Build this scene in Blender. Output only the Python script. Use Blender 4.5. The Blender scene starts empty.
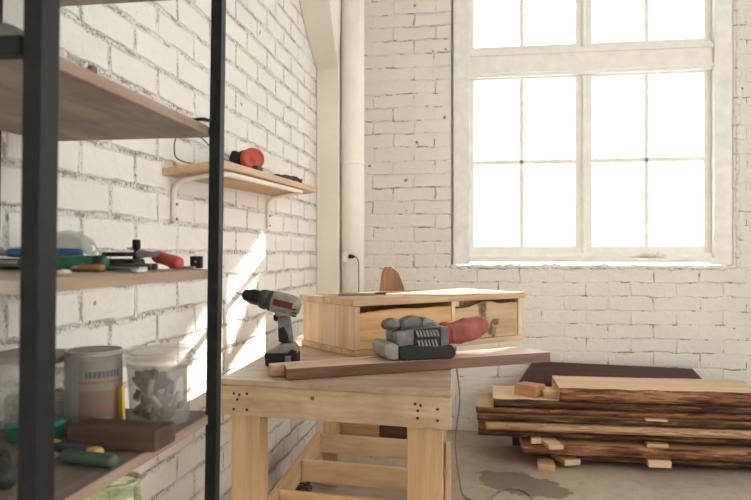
import bpy, bmesh, math, random
from mathutils import Vector, Matrix, Euler, noise as mnoise
R = math.radians
rng = random.Random(7)
sc = bpy.context.scene
COL = sc.collection

# ------------------------------------------------------------------ materials
def new_mat(name):
    m = bpy.data.materials.new(name); m.use_nodes = True
    nt = m.node_tree; nt.nodes.clear()
    out = nt.nodes.new('ShaderNodeOutputMaterial')
    return m, nt, out
def N(nt, t, **kw):
    n = nt.nodes.new(t)
    for k, v in kw.items():
        if k.startswith('i_'):
            n.inputs[k[2:].replace('_', ' ')].default_value = v
        else: setattr(n, k, v)
    return n
def mixc(nt, fac, a, b, mode='MIX'):
    n = nt.nodes.new('ShaderNodeMix'); n.data_type = 'RGBA'; n.blend_type = mode
    for sock, v in ((n.inputs[0], fac), (n.inputs[6], a), (n.inputs[7], b)):
        if hasattr(v, 'is_output'): nt.links.new(v, sock)
        elif isinstance(v, (tuple, list)): sock.default_value = (*v[:3], 1)
        else: sock.default_value = v
    return n.outputs[2]
def mth(nt, op, a, b=0.0, clamp=False):
    n = nt.nodes.new('ShaderNodeMath'); n.operation = op; n.use_clamp = clamp
    for i, v in enumerate((a, b)):
        if hasattr(v, 'is_output'): nt.links.new(v, n.inputs[i])
        else: n.inputs[i].default_value = v
    return n.outputs[0]
def ramp(nt, src, p0, p1, c0=(0,0,0), c1=(1,1,1)):
    n = nt.nodes.new('ShaderNodeValToRGB')
    n.color_ramp.elements[0].position = p0; n.color_ramp.elements[0].color = (*c0, 1)
    n.color_ramp.elements[1].position = p1; n.color_ramp.elements[1].color = (*c1, 1)
    nt.links.new(src, n.inputs[0]); return n.outputs[0]
def coords(nt, scale=(1,1,1), rot=(0,0,0), loc=(0,0,0)):
    tc = nt.nodes.new('ShaderNodeTexCoord'); mp = nt.nodes.new('ShaderNodeMapping')
    mp.inputs['Scale'].default_value = scale; mp.inputs['Rotation'].default_value = rot
    mp.inputs['Location'].default_value = loc
    nt.links.new(tc.outputs['Object'], mp.inputs['Vector']); return mp.outputs[0]
def tex_noise(nt, vec, scale, detail=4, rough=.6, dist=0.0):
    n = N(nt, 'ShaderNodeTexNoise'); n.inputs['Scale'].default_value = scale
    n.inputs['Detail'].default_value = detail; n.inputs['Roughness'].default_value = rough
    n.inputs['Distortion'].default_value = dist
    nt.links.new(vec, n.inputs['Vector']); return n.outputs['Fac']
def finish(nt, out, col, rough=.6, metal=0., bump=None, bstr=.3, bdist=.01, spec=.4):
    b = nt.nodes.new('ShaderNodeBsdfPrincipled')
    if hasattr(col, 'is_output'): nt.links.new(col, b.inputs['Base Color'])
    else: b.inputs['Base Color'].default_value = (*col, 1)
    if hasattr(rough, 'is_output'): nt.links.new(rough, b.inputs['Roughness'])
    else: b.inputs['Roughness'].default_value = rough
    b.inputs['Metallic'].default_value = metal
    b.inputs['Specular IOR Level'].default_value = spec
    if bump is not None:
        bn = nt.nodes.new('ShaderNodeBump'); bn.inputs['Strength'].default_value = bstr
        bn.inputs['Distance'].default_value = bdist
        nt.links.new(bump, bn.inputs['Height']); nt.links.new(bn.outputs[0], b.inputs['Normal'])
    nt.links.new(b.outputs[0], out.inputs[0]); return b

def plain(name, col, rough=.5, metal=0., var=.12, scale=30., spec=.4):
    m, nt, out = new_mat(name)
    v = coords(nt)
    f = tex_noise(nt, v, scale, 5)
    d = tuple(c*(1-var*1.6) for c in col); l = tuple(min(1, c*(1+var)) for c in col)
    c = mixc(nt, ramp(nt, f, .3, .7), d, l)
    r = mth(nt, 'ADD', mth(nt, 'MULTIPLY', f, .25), rough-.12)
    finish(nt, out, c, r, metal, f, .12, .003, spec); return m

def wood(name, light, dark, axis='x', k=1.0, rough=.6, knots=(), contrast=1.0, dirt=0.0, seed=0):
    """wood with its grain along one axis of the object, optional knots (x,y,z,radius)"""
    m, nt, out = new_mat(name)
    s = {'x': (1.2, 16, 16), 'y': (16, 1.2, 16), 'z': (16, 16, 1.2)}[axis]
    v = coords(nt, tuple(q*k for q in s), loc=(seed*3.1, seed*1.7, seed*2.3))
    f1 = tex_noise(nt, v, 1.3, 3, .55, .9)
    v2 = coords(nt, tuple(q*k*5 if q > 2 else q*k*2 for q in s), loc=(seed, seed*2, 0))
    f2 = tex_noise(nt, v2, 1.6, 5, .65, .2)
    g = mth(nt, 'ADD', mth(nt, 'MULTIPLY', f1, .65), mth(nt, 'MULTIPLY', f2, .35))
    w = .105/contrast
    c = mixc(nt, ramp(nt, g, .5-w, .5+w), dark, light)
    p = coords(nt)
    big = tex_noise(nt, p, 6., 3, .5)
    c = mixc(nt, mth(nt, 'MULTIPLY', ramp(nt, big, .35, .7), .35), c, tuple(a*.72 for a in light))
    for (kx, ky, kz, kr) in knots:
        sub = nt.nodes.new('ShaderNodeVectorMath'); sub.operation = 'SUBTRACT'
        nt.links.new(p, sub.inputs[0]); sub.inputs[1].default_value = (kx, ky, kz)
        ln = nt.nodes.new('ShaderNodeVectorMath'); ln.operation = 'LENGTH'
        nt.links.new(sub.outputs[0], ln.inputs[0])
        dd = mth(nt, 'ADD', mth(nt, 'DIVIDE', ln.outputs['Value'], kr), mth(nt, 'MULTIPLY', tex_noise(nt, p, 40., 3), 1.1))
        c = mixc(nt, mth(nt, 'MULTIPLY', ramp(nt, dd, .75, 1.75, (1,1,1), (0,0,0)), .85), c, tuple(a*.28 for a in dark))
    if dirt > 0:
        dn = tex_noise(nt, p, 14., 6, .7)
        c = mixc(nt, mth(nt, 'MULTIPLY', ramp(nt, dn, .45, .72), dirt), c, (.17, .13, .10))
    finish(nt, out, c, rough, 0, g, .25, .004, .3); return m

def bark(name, c0, c1, c2, seed=0):
    m, nt, out = new_mat(name)
    v = coords(nt, (3.2, 30, 46), loc=(seed, seed*2.1, seed*.7))
    f = tex_noise(nt, v, 1.6, 7, .7, .8)
    c = mixc(nt, ramp(nt, f, .38, .52), c0, c1)
    c = mixc(nt, ramp(nt, f, .56, .68), c, c2)
    # patches where the bark has come off
    pv = coords(nt, (2.2, 7, 30), loc=(seed*4., seed, seed*1.3)); c = mixc(nt, mth(nt, 'MULTIPLY', ramp(nt, tex_noise(nt, pv, 1.5, 4, .6, .5), .58, .63), .6), c, tuple(min(1, q*1.1) for q in c2))
    finish(nt, out, c, .85, 0, f, .9, .012, .2); return m

def clear(name, tint, haze=.1, hazecol=(.9,.9,.88), gloss=.08, rough=.08):
    m, nt, out = new_mat(name)
    t = N(nt, 'ShaderNodeBsdfTransparent'); t.inputs[0].default_value = (*tint, 1)
    g = N(nt, 'ShaderNodeBsdfGlossy'); g.inputs['Roughness'].default_value = rough
    d = N(nt, 'ShaderNodeBsdfDiffuse'); d.inputs[0].default_value = (*hazecol, 1)
    v = coords(nt); f = tex_noise(nt, v, 25., 3)
    m1 = N(nt, 'ShaderNodeMixShader'); nt.links.new(mth(nt, 'MULTIPLY', f, haze*2), m1.inputs[0])
    nt.links.new(t.outputs[0], m1.inputs[1]); nt.links.new(d.outputs[0], m1.inputs[2])
    lw = N(nt, 'ShaderNodeLayerWeight'); lw.inputs['Blend'].default_value = .25
    m2 = N(nt, 'ShaderNodeMixShader')
    nt.links.new(mth(nt, 'ADD', mth(nt, 'MULTIPLY', lw.outputs['Facing'], gloss*2), gloss*.4, True), m2.inputs[0])
    nt.links.new(m1.outputs[0], m2.inputs[1]); nt.links.new(g.outputs[0], m2.inputs[2])
    nt.links.new(m2.outputs[0], out.inputs[0]); return m

def brick_mat(name, axis, row=.0885, bw=.262, phase=(0., 0.), col=(.80, .775, .715), crumb=1.0, seed=0, dark=(.15, .11, .075), joint=.018, slits=1.0, warp=.03, thr=.47, hide=.5):
    """white-painted brickwork; joints show as grooves with crumbled dark spots"""
    m, nt, out = new_mat(name)
    tc = nt.nodes.new('ShaderNodeTexCoord')
    sp = nt.nodes.new('ShaderNodeSeparateXYZ'); nt.links.new(tc.outputs['Object'], sp.inputs[0])
    cb = nt.nodes.new('ShaderNodeCombineXYZ')
    hor = sp.outputs[0] if axis == 'x' else sp.outputs[1]
    nt.links.new(mth(nt, 'ADD', hor, phase[0]), cb.inputs[0])
    nt.links.new(mth(nt, 'ADD', sp.outputs[2], phase[1]), cb.inputs[1])
    cb.inputs[2].default_value = seed
    base = cb.outputs[0]
    # warp the courses so that no joint is ruler straight
    wn = N(nt, 'ShaderNodeTexNoise'); wn.inputs['Scale'].default_value = 7.; wn.inputs['Detail'].default_value = 5
    wn.inputs['Roughness'].default_value = .65
    nt.links.new(base, wn.inputs['Vector'])
    s1 = N(nt, 'ShaderNodeVectorMath', operation='SUBTRACT'); nt.links.new(wn.outputs['Color'], s1.inputs[0]); s1.inputs[1].default_value = (.5, .5, .5)
    s2 = N(nt, 'ShaderNodeVectorMath', operation='SCALE'); nt.links.new(s1.outputs[0], s2.inputs[0]); s2.inputs['Scale'].default_value = warp
    ad = N(nt, 'ShaderNodeVectorMath', operation='ADD'); nt.links.new(base, ad.inputs[0]); nt.links.new(s2.outputs[0], ad.inputs[1])
    def br(ms, smooth):
        b = N(nt, 'ShaderNodeTexBrick'); nt.links.new(ad.outputs[0], b.inputs['Vector'])
        b.inputs['Scale'].default_value = 1.; b.inputs['Row Height'].default_value = row
        b.inputs['Brick Width'].default_value = bw; b.inputs['Mortar Size'].default_value = ms
        b.inputs['Mortar Smooth'].default_value = smooth; b.offset = .5; b.squash = 1.0
        b.inputs['Color1'].default_value = (1,1,1,1); b.inputs['Color2'].default_value = (.55,.55,.55,1)
        b.inputs['Mortar'].default_value = (.8,.8,.8,1)
        return b
    bb = br(joint*.5, .8); thin = br(.0040, .3)
    fine = tex_noise(nt, base, 105., 3, .6)
    med = tex_noise(nt, base, 6.5, 4, .6)
    lump = tex_noise(nt, base, 22., 5, .6)
    # thick paint hides some joints and leaves others open
    open_ = ramp(nt, tex_noise(nt, base, 3.6, 4, .6), hide-.12, hide+.12)
    jf = mth(nt, 'MULTIPLY', bb.outputs['Fac'], mth(nt, 'ADD', mth(nt, 'MULTIPLY', open_, .88), .12))
    pick = mth(nt, 'MULTIPLY', ramp(nt, med, thr, thr+.16), ramp(nt, fine, .52, .58))
    holes = mth(nt, 'MULTIPLY', mth(nt, 'MULTIPLY', jf, pick), crumb, True)
    slit = mth(nt, 'MULTIPLY', mth(nt, 'MULTIPLY', thin.outputs['Fac'], ramp(nt, tex_noise(nt, base, 13., 4, .6), .54, .59)), .9*slits, True)
    holes = mth(nt, 'MAXIMUM', holes, slit)
    tone = mixc(nt, ramp(nt, tex_noise(nt, base, 3., 4), .3, .7), tuple(c*.93 for c in col), col)
    tone = mixc(nt, mth(nt, 'MULTIPLY', mth(nt, 'MULTIPLY', jf, .30, True), ramp(nt, lump, .35, .65)), tone, tuple(c*.70 for c in col))
    spots = mth(nt, 'MULTIPLY', ramp(nt, tex_noise(nt, base, 17., 2, .4), .735, .75), .8)
    holes = mth(nt, 'MAXIMUM', holes, spots)
    tone = mixc(nt, .06, tone, bb.outputs['Color'], 'MULTIPLY')
    c = mixc(nt, holes, tone, dark)
    h = mth(nt, 'SUBTRACT', mth(nt, 'MULTIPLY', lump, .55), mth(nt, 'MULTIPLY', jf, .70))
    h = mth(nt, 'ADD', h, mth(nt, 'MULTIPLY', fine, .10))
    h = mth(nt, 'SUBTRACT', h, mth(nt, 'MULTIPLY', holes, .5))
    finish(nt, out, c, .75, 0, h, .75, .016, .25); return m

M = {}
M['brick_left'] = brick_mat('white painted brick', 'y', phase=(.06, -1.194+.0885*14), col=(.765, .745, .695), seed=1., joint=.024, thr=.37, hide=.42, slits=.8, dark=(.25, .205, .16))
M['brick_back'] = brick_mat('cream painted brick', 'x', row=.0845, phase=(.02, -.504+.0845*6), col=(.745, .715, .66), crumb=.9, seed=4., joint=.016, slits=.75, warp=.040, thr=.49, hide=.59)
def plaster(name, col):
    m, nt, out = new_mat(name); v = coords(nt)
    f = tex_noise(nt, v, 9., 6, .6); g = tex_noise(nt, v, 2.2, 3)
    c = mixc(nt, ramp(nt, g, .3, .7), tuple(a*.92 for a in col), col)
    finish(nt, out, c, .7, 0, f, .25, .012, .25); return m
M['plaster'] = plaster('cream plaster', (.74, .69, .61))
M['ceil'] = plaster('white plaster', (.80, .78, .74))
M['pipe'] = plain('cream painted pipe', (.80, .77, .71), .4, 0, .03, 8)
M['frame'] = plain('cream window paint', (.82, .805, .755), .45, 0, .05, 14)
M['casing'] = plain('off white casing paint', (.78, .775, .75), .5, 0, .07, 12)

def floor_mat():
    m, nt, out = new_mat('worn concrete'); v = coords(nt)
    a = tex_noise(nt, v, 1.6, 6, .65); b = tex_noise(nt, v, 14., 6, .7)
    c = mixc(nt, ramp(nt, a, .35, .65), (.30, .245, .185), (.43, .37, .295))
    c = mixc(nt, mth(nt, 'MULTIPLY', ramp(nt, b, .5, .72), .45), c, (.20, .16, .12))
    # a dark patch lying in front of the lumber
    w = nt.nodes.new('ShaderNodeMapping'); tc = nt.nodes.new('ShaderNodeTexCoord')
    nt.links.new(tc.outputs['Object'], w.inputs[0]); w.vector_type = 'TEXTURE'
    w.inputs['Location'].default_value = (.20, 3.42, 0); w.inputs['Rotation'].default_value = (0, 0, R(-35)); w.inputs['Scale'].default_value = (.25, .15, 1)
    ln = N(nt, 'ShaderNodeVectorMath', operation='LENGTH'); nt.links.new(w.outputs[0], ln.inputs[0])
    d = mth(nt, 'ADD', ln.outputs['Value'], mth(nt, 'MULTIPLY', mth(nt, 'SUBTRACT', tex_noise(nt, v, 9., 4), .5), 1.3))
    c = mixc(nt, mth(nt, 'MULTIPLY', ramp(nt, d, .92, 1.02, (1,1,1), (0,0,0)), .75), c, (.13, .095, .065))
    finish(nt, out, c, .8, 0, b, .35, .01, .3); return m
M['floor'] = floor_mat()

PINE_L, PINE_D = (.66, .455, .275), (.50, .315, .165)
M['pine_x'] = wood('pine along x', PINE_L, PINE_D, 'x', dirt=.08)
M['pine_y'] = wood('pine along y', PINE_L, PINE_D, 'y', dirt=.08)
M['pine_z'] = wood('pine upright', (.68, .465, .275), (.52, .32, .165), 'z', seed=2)
M['apron'] = wood('worn pine apron', (.60, .45, .305), (.46, .32, .20), 'x', dirt=.28, seed=3)
M['bench_top'] = wood('worn bench top', (.51, .39, .285), (.34, .24, .16), 'x', k=.7, dirt=.4, seed=5, rough=.42)
M['slat'] = wood('pale pine slat', (.72, .53, .33), (.60, .40, .21), 'x', seed=6, knots=((-.30, 0, .2, .03),))
M['crate_end'] = wood('pale crate end', (.66, .475, .31), (.45, .285, .16), 'z', k=.8, seed=7)
M['crate_front'] = wood('orange grained crate front', (.60, .36, .16), (.40, .215, .085), 'x', k=.9, contrast=1.2, seed=8)
M['crate_knot'] = wood('knotted crate front', (.50, .355, .21), (.33, .21, .11), 'x', k=.8, seed=9,
                       knots=((.580, .006, .085, .055), (.59, .006, .11, .06), (.585, .006, .14, .065), (.60, .006, .16, .05), (.635, .006, .055, .05), (.66, .006, .075, .045), (.645, .006, .03, .045)))
M['crate_x'] = wood('crate board', (.57, .40, .25), (.36, .225, .125), 'x', seed=10)
M['walnut'] = wood('dark walnut', (.185, .092, .052), (.085, .040, .024), 'x', k=1.2, contrast=.8, seed=11, rough=.27)
M['sunlit'] = wood('pale planed top', (.60, .46, .35), (.45, .32, .23), 'x', seed=35, rough=.42)  # pale top faces of the bench boards: sun glare put into the colour
M['dark_board'] = wood('dark red-brown plank', (.075, .038, .024), (.042, .021, .014), 'x', seed=31, rough=.5)
M['tan'] = wood('tan board', (.55, .36, .21), (.42, .25, .13), 'x', seed=12)
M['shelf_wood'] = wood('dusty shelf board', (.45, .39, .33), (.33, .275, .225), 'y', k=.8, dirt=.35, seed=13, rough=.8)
M['grimy_shaded_wood'] = wood('grimy shaded shelf board', (.22, .18, .145), (.13, .105, .085), 'y', k=.8, dirt=.4, seed=33, rough=.8)  # darker shelf wood: grime plus the lower shelves' shade put into the colour
M['shelf_edge'] = wood('bare shelf edge', (.37, .265, .185), (.25, .17, .115), 'y', seed=14)
M['wall_shelf'] = wood('wall shelf board', (.60, .43, .28), (.45, .29, .165), 'y', seed=15)
M['brown_block'] = wood('dark brown block', (.115, .066, .046), (.06, .035, .025), 'x', seed=16, rough=.7)
M['red_block'] = wood('sawn redwood', (.50, .29, .15), (.36, .19, .09), 'x', seed=17)
M['offcut'] = wood('reddish offcut', (.36, .20, .115), (.24, .12, .065), 'z', seed=18)
M['slab_pale'] = wood('pale sawn slab', (.66, .49, .33), (.50, .345, .205), 'x', k=.6, seed=19)
M['slab_mid'] = wood('sawn slab', (.50, .33, .19), (.34, .205, .105), 'x', k=.6, seed=20)
M['slab_dark'] = wood('dark old plank', (.30, .19, .12), (.17, .10, .065), 'x', k=.7, seed=21)
M['bark_red'] = bark('reddish bark', (.045, .018, .011), (.23, .10, .05), (.46, .25, .125), 1)
M['bark_dark'] = bark('dark bark', (.022, .013, .009), (.085, .047, .028), (.28, .16, .085), 2)
M['bark_tan'] = bark('stripped edge', (.24, .13, .07), (.50, .32, .18), (.62, .44, .26), 3)
M['black_metal'] = plain('black painted steel', (.017, .0165, .017), .5, .0, .25, 40, .18)
M['black'] = plain('black plastic', (.018, .018, .018), .5, 0, .2, 30, .2)
M['dark_grey'] = plain('charcoal plastic', (.038, .038, .038), .5, 0, .2, 30, .25)
M['grey'] = plain('grey plastic', (.155, .15, .14), .55, 0, .3)
M['mid_grey'] = plain('dusty grey plastic', (.12, .12, .118), .6, 0, .25)
M['light_grey'] = plain('light grey plastic', (.225, .21, .185), .45, 0, .2)
M['steel'] = plain('worn steel', (.50, .49, .47), .35, .9, .15)
M['tin'] = plain('bright tin lid', (.50, .48, .45), .4, .3, .1)
M['dull_steel'] = plain('dull steel', (.30, .29, .28), .5, .6, .2)
M['red'] = plain('red plastic', (.44, .055, .05), .4, 0, .12)
M['dull_red'] = plain('dusty red print', (.24, .045, .04), .5, 0, .2)
M['orange_red'] = plain('orange red plastic', (.52, .075, .045), .45, 0, .12)
M['blue'] = plain('blue plastic', (.03, .10, .28), .4, 0, .12)
M['green'] = plain('green plastic', (.02, .13, .075), .4, 0, .15)
M['dark_green'] = plain('dark green plastic', (.05, .085, .065), .45, 0, .15)
M['teal'] = plain('teal plastic', (.03, .20, .16), .45, 0, .12)
M['yellow'] = plain('yellow plastic', (.50, .34, .04), .45, 0, .12)
M['amber'] = plain('amber handle', (.36, .17, .03), .4, 0, .12)
M['navy'] = plain('navy grip', (.04, .05, .075), .55, 0, .15)
M['bag'] = plain('dusty red cloth bag', (.33, .105, .098), .9, 0, .18, 18, .1)
M['bag_red'] = plain('bright red bag collar', (.42, .085, .075), .8, 0, .15, 18, .2)
M['white_paint'] = plain('white bracket paint', (.74, .68, .58), .45, 0, .06)
M['socket'] = plain('ivory plastic', (.72, .67, .55), .4, 0, .04)
M['cable'] = plain('grey cable', (.20, .18, .16), .55, 0, .15)
M['cable_pale'] = plain('pale cable', (.40, .37, .33), .55, 0, .1)
M['rag'] = plain('dirty cream cloth', (.72, .66, .55), .95, 0, .15, 60, .1)
M['glass'] = clear('window glass', (.985, .99, .985), .01, gloss=.05, rough=.02)
M['jar'] = clear('green jar glass', (.93, .95, .86), .03, (.60, .64, .46), .10, .05)
M['bowl_glass'] = clear('clear bowl glass', (.90, .91, .89), .05, gloss=.22)
M['jar_rim'] = clear('thick jar rim', (.85, .88, .74), .30, (.74, .77, .58), .2, .1)
M['tub'] = clear('milky tub plastic', (.93, .92, .90), .10, (.82, .79, .74), .12, .2)
M['box_clear'] = clear('hazy box plastic', (.86, .86, .83), .24, (.78, .77, .72), .1, .25)
M['debris'] = plain('grey scraps', (.15, .125, .105), .7, .0, .35, 60)
M['debris_light'] = plain('pale scraps', (.40, .36, .31), .7, 0, .25, 60)
M['lid_grey'] = plain('grey lid', (.30, .28, .25), .5, 0, .1)

def label_mat():
    m, nt, out = new_mat('striped paper label')
    tc = nt.nodes.new('ShaderNodeTexCoord'); sp = nt.nodes.new('ShaderNodeSeparateXYZ'); nt.links.new(tc.outputs['Object'], sp.inputs[0])
    z = sp.outputs[2]
    def band(a, b): return mth(nt, 'MULTIPLY', mth(nt, 'GREATER_THAN', z, a), mth(nt, 'LESS_THAN', z, b))
    ang = mth(nt, 'ARCTAN2', sp.outputs[1], sp.outputs[0])
    c = (.17, .155, .135)
    c = mixc(nt, band(.012, .068), c, (.145, .115, .09))
    for a, b in ((.079, .083), (.060, .064), (.041, .045)): c = mixc(nt, band(a, b), c, (.25, .085, .05))
    # unreadable small print: fine dark dashes
    w = N(nt, 'ShaderNodeTexNoise'); w.inputs['Scale'].default_value = 1; w.inputs['Detail'].default_value = 2
    cb = N(nt, 'ShaderNodeCombineXYZ'); nt.links.new(mth(nt, 'MULTIPLY', ang, 9.), cb.inputs[0]); nt.links.new(mth(nt, 'MULTIPLY', z, 420.), cb.inputs[1])
    nt.links.new(cb.outputs[0], w.inputs['Vector'])
    c = mixc(nt, mth(nt, 'MULTIPLY', mth(nt, 'MULTIPLY', ramp(nt, w.outputs['Fac'], .52, .56), band(.012, .036)), .5), c, (.10, .08, .07))
    hd = mth(nt, 'MULTIPLY', band(.088, .098), mth(nt, 'GREATER_THAN', mth(nt, 'SINE', mth(nt, 'MULTIPLY', ang, 41.)), -.8))
    c = mixc(nt, mth(nt, 'MULTIPLY', hd, mth(nt, 'MULTIPLY', mth(nt, 'GREATER_THAN', ang, -1.5), mth(nt, 'LESS_THAN', ang, -.2))), c, (.07, .06, .06))
    c = mixc(nt, mth(nt, 'MULTIPLY', mth(nt, 'LESS_THAN', ang, -1.75), band(.0, .12)), c, (.20, .20, .19))
    finish(nt, out, c, .5, 0, None); return m
M['label'] = label_mat()

# ------------------------------------------------------------------ mesh helpers
class MB:
    """collects shapes and links them as ONE mesh object"""
    def __init__(s): s.bm = bmesh.new()
    def _add(s, bm2, mtx=None, mi=0, smooth=False):
        if mtx is not None: bm2.transform(mtx)
        for f in bm2.faces:
            f.material_index = mi if f.material_index == 0 else f.material_index
            f.smooth = smooth
        me = bpy.data.meshes.new('t'); bm2.to_mesh(me); bm2.free()
        s.bm.from_mesh(me); bpy.data.meshes.remove(me); return s
    def box(s, c, d, rot=(0,0,0), bev=.002, mi=0, seg=2, mtx=None):
        b = bmesh.new(); bmesh.ops.create_cube(b, size=1)
        bmesh.ops.scale(b, vec=d, verts=b.verts)
        bv = min(bev, min(d)*.45)
        if bv > 0: bmesh.ops.bevel(b, geom=b.edges[:], offset=bv, segments=seg, profile=.6, affect='EDGES')
        m = Matrix.Translation(c) @ Euler(rot).to_matrix().to_4x4()
        return s._add(b, mtx @ m if mtx is not None else m, mi)
    def span(s, x0, x1, y0, y1, z0, z1, bev=.002, mi=0):
        return s.box(((x0+x1)/2, (y0+y1)/2, (z0+z1)/2), (abs(x1-x0), abs(y1-y0), abs(z1-z0)), bev=bev, mi=mi)
    def lathe(s, prof, seg=32, mtx=None, mi=0, smooth=True, caps=True):
        b = bmesh.new(); rings = []
        for r, z in prof:
            if r < 1e-6: rings.append([b.verts.new((0, 0, z))])
            else: rings.append([b.verts.new((r*math.cos(2*math.pi*i/seg), r*math.sin(2*math.pi*i/seg), z)) for i in range(seg)])
        for a, c in zip(rings, rings[1:]):
            for i in range(seg):
                j = (i+1) % seg
                q = [a[i % len(a)], a[j % len(a)], c[j % len(c)], c[i % len(c)]]
                u = []
                for v in q:
                    if v not in u: u.append(v)
                if len(u) > 2: b.faces.new(u)
        if caps:
            for rg, fl in ((rings[0], True), (rings[-1], False)):
                if len(rg) > 2: b.faces.new(rg[::-1] if fl else rg)
        return s._add(b, mtx, mi, smooth)
    def cyl(s, p0, p1, r0, r1=None, seg=20, mi=0, smooth=True):
        p0, p1 = Vector(p0), Vector(p1); d = p1-p0
        m = Matrix.Translation(p0) @ d.to_track_quat('Z', 'Y').to_matrix().to_4x4()
        r1 = r0 if r1 is None else r1; L = d.length; e = min(.12*min(r0, r1), L*.2)
        return s.lathe([(r0-e, 0), (r0, e), (r1, L-e), (r1-e, L)], seg, m, mi, smooth)
    def prof_along(s, p0, p1, prof, seg=24, mi=0):
        """lathe whose axis runs p0 -> p1, profile (radius, distance from p0)"""
        p0, p1 = Vector(p0), Vector(p1); d = p1-p0
        m = Matrix.Translation(p0) @ d.to_track_quat('Z', 'Y').to_matrix().to_4x4()
        return s.lathe(prof, seg, m, mi)
    def tube(s, pts, r, seg=10, mi=0, sub=6, flat=1.0):
        P = [Vector(p) for p in pts]; path = []
        n = len(P)
        for i in range(n-1):
            a, b_, c, d = P[max(i-1, 0)], P[i], P[i+1], P[min(i+2, n-1)]
            for k in range(sub):
                t = k/sub
                path.append(.5*((2*b_)+(c-a)*t+(2*a-5*b_+4*c-d)*t*t+(3*b_-a-3*c+d)*t**3))
        path.append(P[-1])
        b = bmesh.new(); prev = None; rings = []
        up = None
        for i, p in enumerate(path):
            tg = (path[min(i+1, len(path)-1)]-path[max(i-1, 0)]).normalized()
            if up is None:
                up = Vector((0, 0, 1)) if abs(tg.z) < .9 else Vector((1, 0, 0))
            u = (up - tg*up.dot(tg)).normalized(); v = tg.cross(u); up = u
            rings.append([b.verts.new(p+u*r*flat*math.cos(2*math.pi*k/seg)+v*r*math.sin(2*math.pi*k/seg)) for k in range(seg)])
        for a, c in zip(rings, rings[1:]):
            for k in range(seg):
                b.faces.new([a[k], a[(k+1) % seg], c[(k+1) % seg], c[k]])
        b.faces.new(rings[0][::-1]); b.faces.new(rings[-1])
        return s._add(b, None, mi, True)
    def prism(s, outline, y0, y1, bev=.003, mtx=None, mi=0, smooth=False):
        """outline in (x, z), extruded in y"""
        b = bmesh.new()
        A = [b.verts.new((x, y0, z)) for x, z in outline]; B = [b.verts.new((x, y1, z)) for x, z in outline]
        n = len(outline)
        b.faces.new(A); b.faces.new(B[::-1])
        for i in range(n): b.faces.new([A[i], B[i], B[(i+1) % n], A[(i+1) % n]])
        bmesh.ops.recalc_face_normals(b, faces=b.faces)
        if bev > 0: bmesh.ops.bevel(b, geom=b.edges[:], offset=bev, segments=2, profile=.6, affect='EDGES')
        return s._add(b, mtx, mi, smooth)
    def blob(s, c, rad, amp=0., fr=8., sub=3, rot=(0,0,0), mi=0, seed=0):
        b = bmesh.new(); bmesh.ops.create_icosphere(b, subdivisions=sub, radius=1)
        for v in b.verts:
            k = 1+amp*mnoise.noise(v.co*fr*.25+Vector((seed, seed*.3, 0)))
            v.co = Vector((v.co.x*rad[0], v.co.y*rad[1], v.co.z*rad[2]))*k
        return s._add(b, Matrix.Translation(c) @ Euler(rot).to_matrix().to_4x4(), mi, True)
    def hexa(s, top, bot, bev=.002, mi=0):
        """solid between two quads of the same order"""
        b = bmesh.new(); T = [b.verts.new(p) for p in top]; B = [b.verts.new(p) for p in bot]
        b.faces.new(T); b.faces.new(B[::-1])
        for i in range(4): b.faces.new([T[i], B[i], B[(i+1) % 4], T[(i+1) % 4]])
        bmesh.ops.recalc_face_normals(b, faces=b.faces)
        if bev > 0: bmesh.ops.bevel(b, geom=b.edges[:], offset=bev, segments=2, profile=.6, affect='EDGES')
        return s._add(b, None, mi)
    def build(s, name, mats, parent=None, warp=None):
        if warp:
            for v in s.bm.verts: v.co = warp(v.co)
        bmesh.ops.recalc_face_normals(s.bm, faces=s.bm.faces)
        me = bpy.data.meshes.new(name); s.bm.to_mesh(me); s.bm.free()
        for mt in (mats if isinstance(mats, (list, tuple)) else [mats]): me.materials.append(mt)
        o = bpy.data.objects.new(name, me); COL.objects.link(o)
        if parent is not None: o.parent = parent
        return o

def tag(o, label=None, cat=None, group=None, kind=None):
    for k, v in (('label', label), ('category', cat), ('group', group), ('kind', kind)):
        if v: o[k] = v
    return o
def thing(name, label, cat, loc=(0,0,0), rot=(0,0,0), group=None):
    o = bpy.data.objects.new(name, None); COL.objects.link(o)
    o.empty_display_size = .05; o.location = loc; o.rotation_euler = rot
    return tag(o, label, cat, group)
def struct(o): o['kind'] = 'structure'; return o

# ------------------------------------------------------------------ room shell
XL, XR, YB, YF, ZC = -.92, 2.7, 4.4, -3.0, 3.5
WX0, WX1, WZ0, WZ1 = -.181, 1.48, 1.03, 3.16          # opening of the photographed window
TH = .22

def wall_with_holes(name, mat, axis, pos, thick, a0, a1, holes):
    """wall in the plane axis=pos (thick > 0 goes outward along +axis), built from blocks round its openings"""
    mb = MB()
    cuts = sorted({a0, a1, *[h[0] for h in holes], *[h[1] for h in holes]})
    p0, p1 = sorted((pos, pos+thick))
    def blk(u0, u1, z0, z1):
        if axis == 'y': mb.span(u0, u1, p0, p1, z0, z1, 0)
        else: mb.span(p0, p1, u0, u1, z0, z1, 0)
    for u0, u1 in zip(cuts, cuts[1:]):
        mid = (u0+u1)/2; hs = sorted([h for h in holes if h[0] < mid < h[1]], key=lambda h: h[2]); z = 0
        for h in hs:
            blk(u0, u1, z, h[2]); z = h[3]
        blk(u0, u1, z, ZC)
    return struct(mb.build(name, mat))
MB_ = MB().span(XL-.3, XR+.3, YF-.3, YB+.22, -.12, 0, 0); struct(MB_.build('floor', M['floor']))
struct(MB().span(XL-.3, XR+.3, YF-.3, YB+.22, ZC, ZC+.15, 0).build('ceiling', M['ceil']))
struct(MB().span(XL-.3, XL, YF-.3, YB+.22, 0, ZC, 0).build('wall_left', M['brick_left']))
BWIN = []
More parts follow.
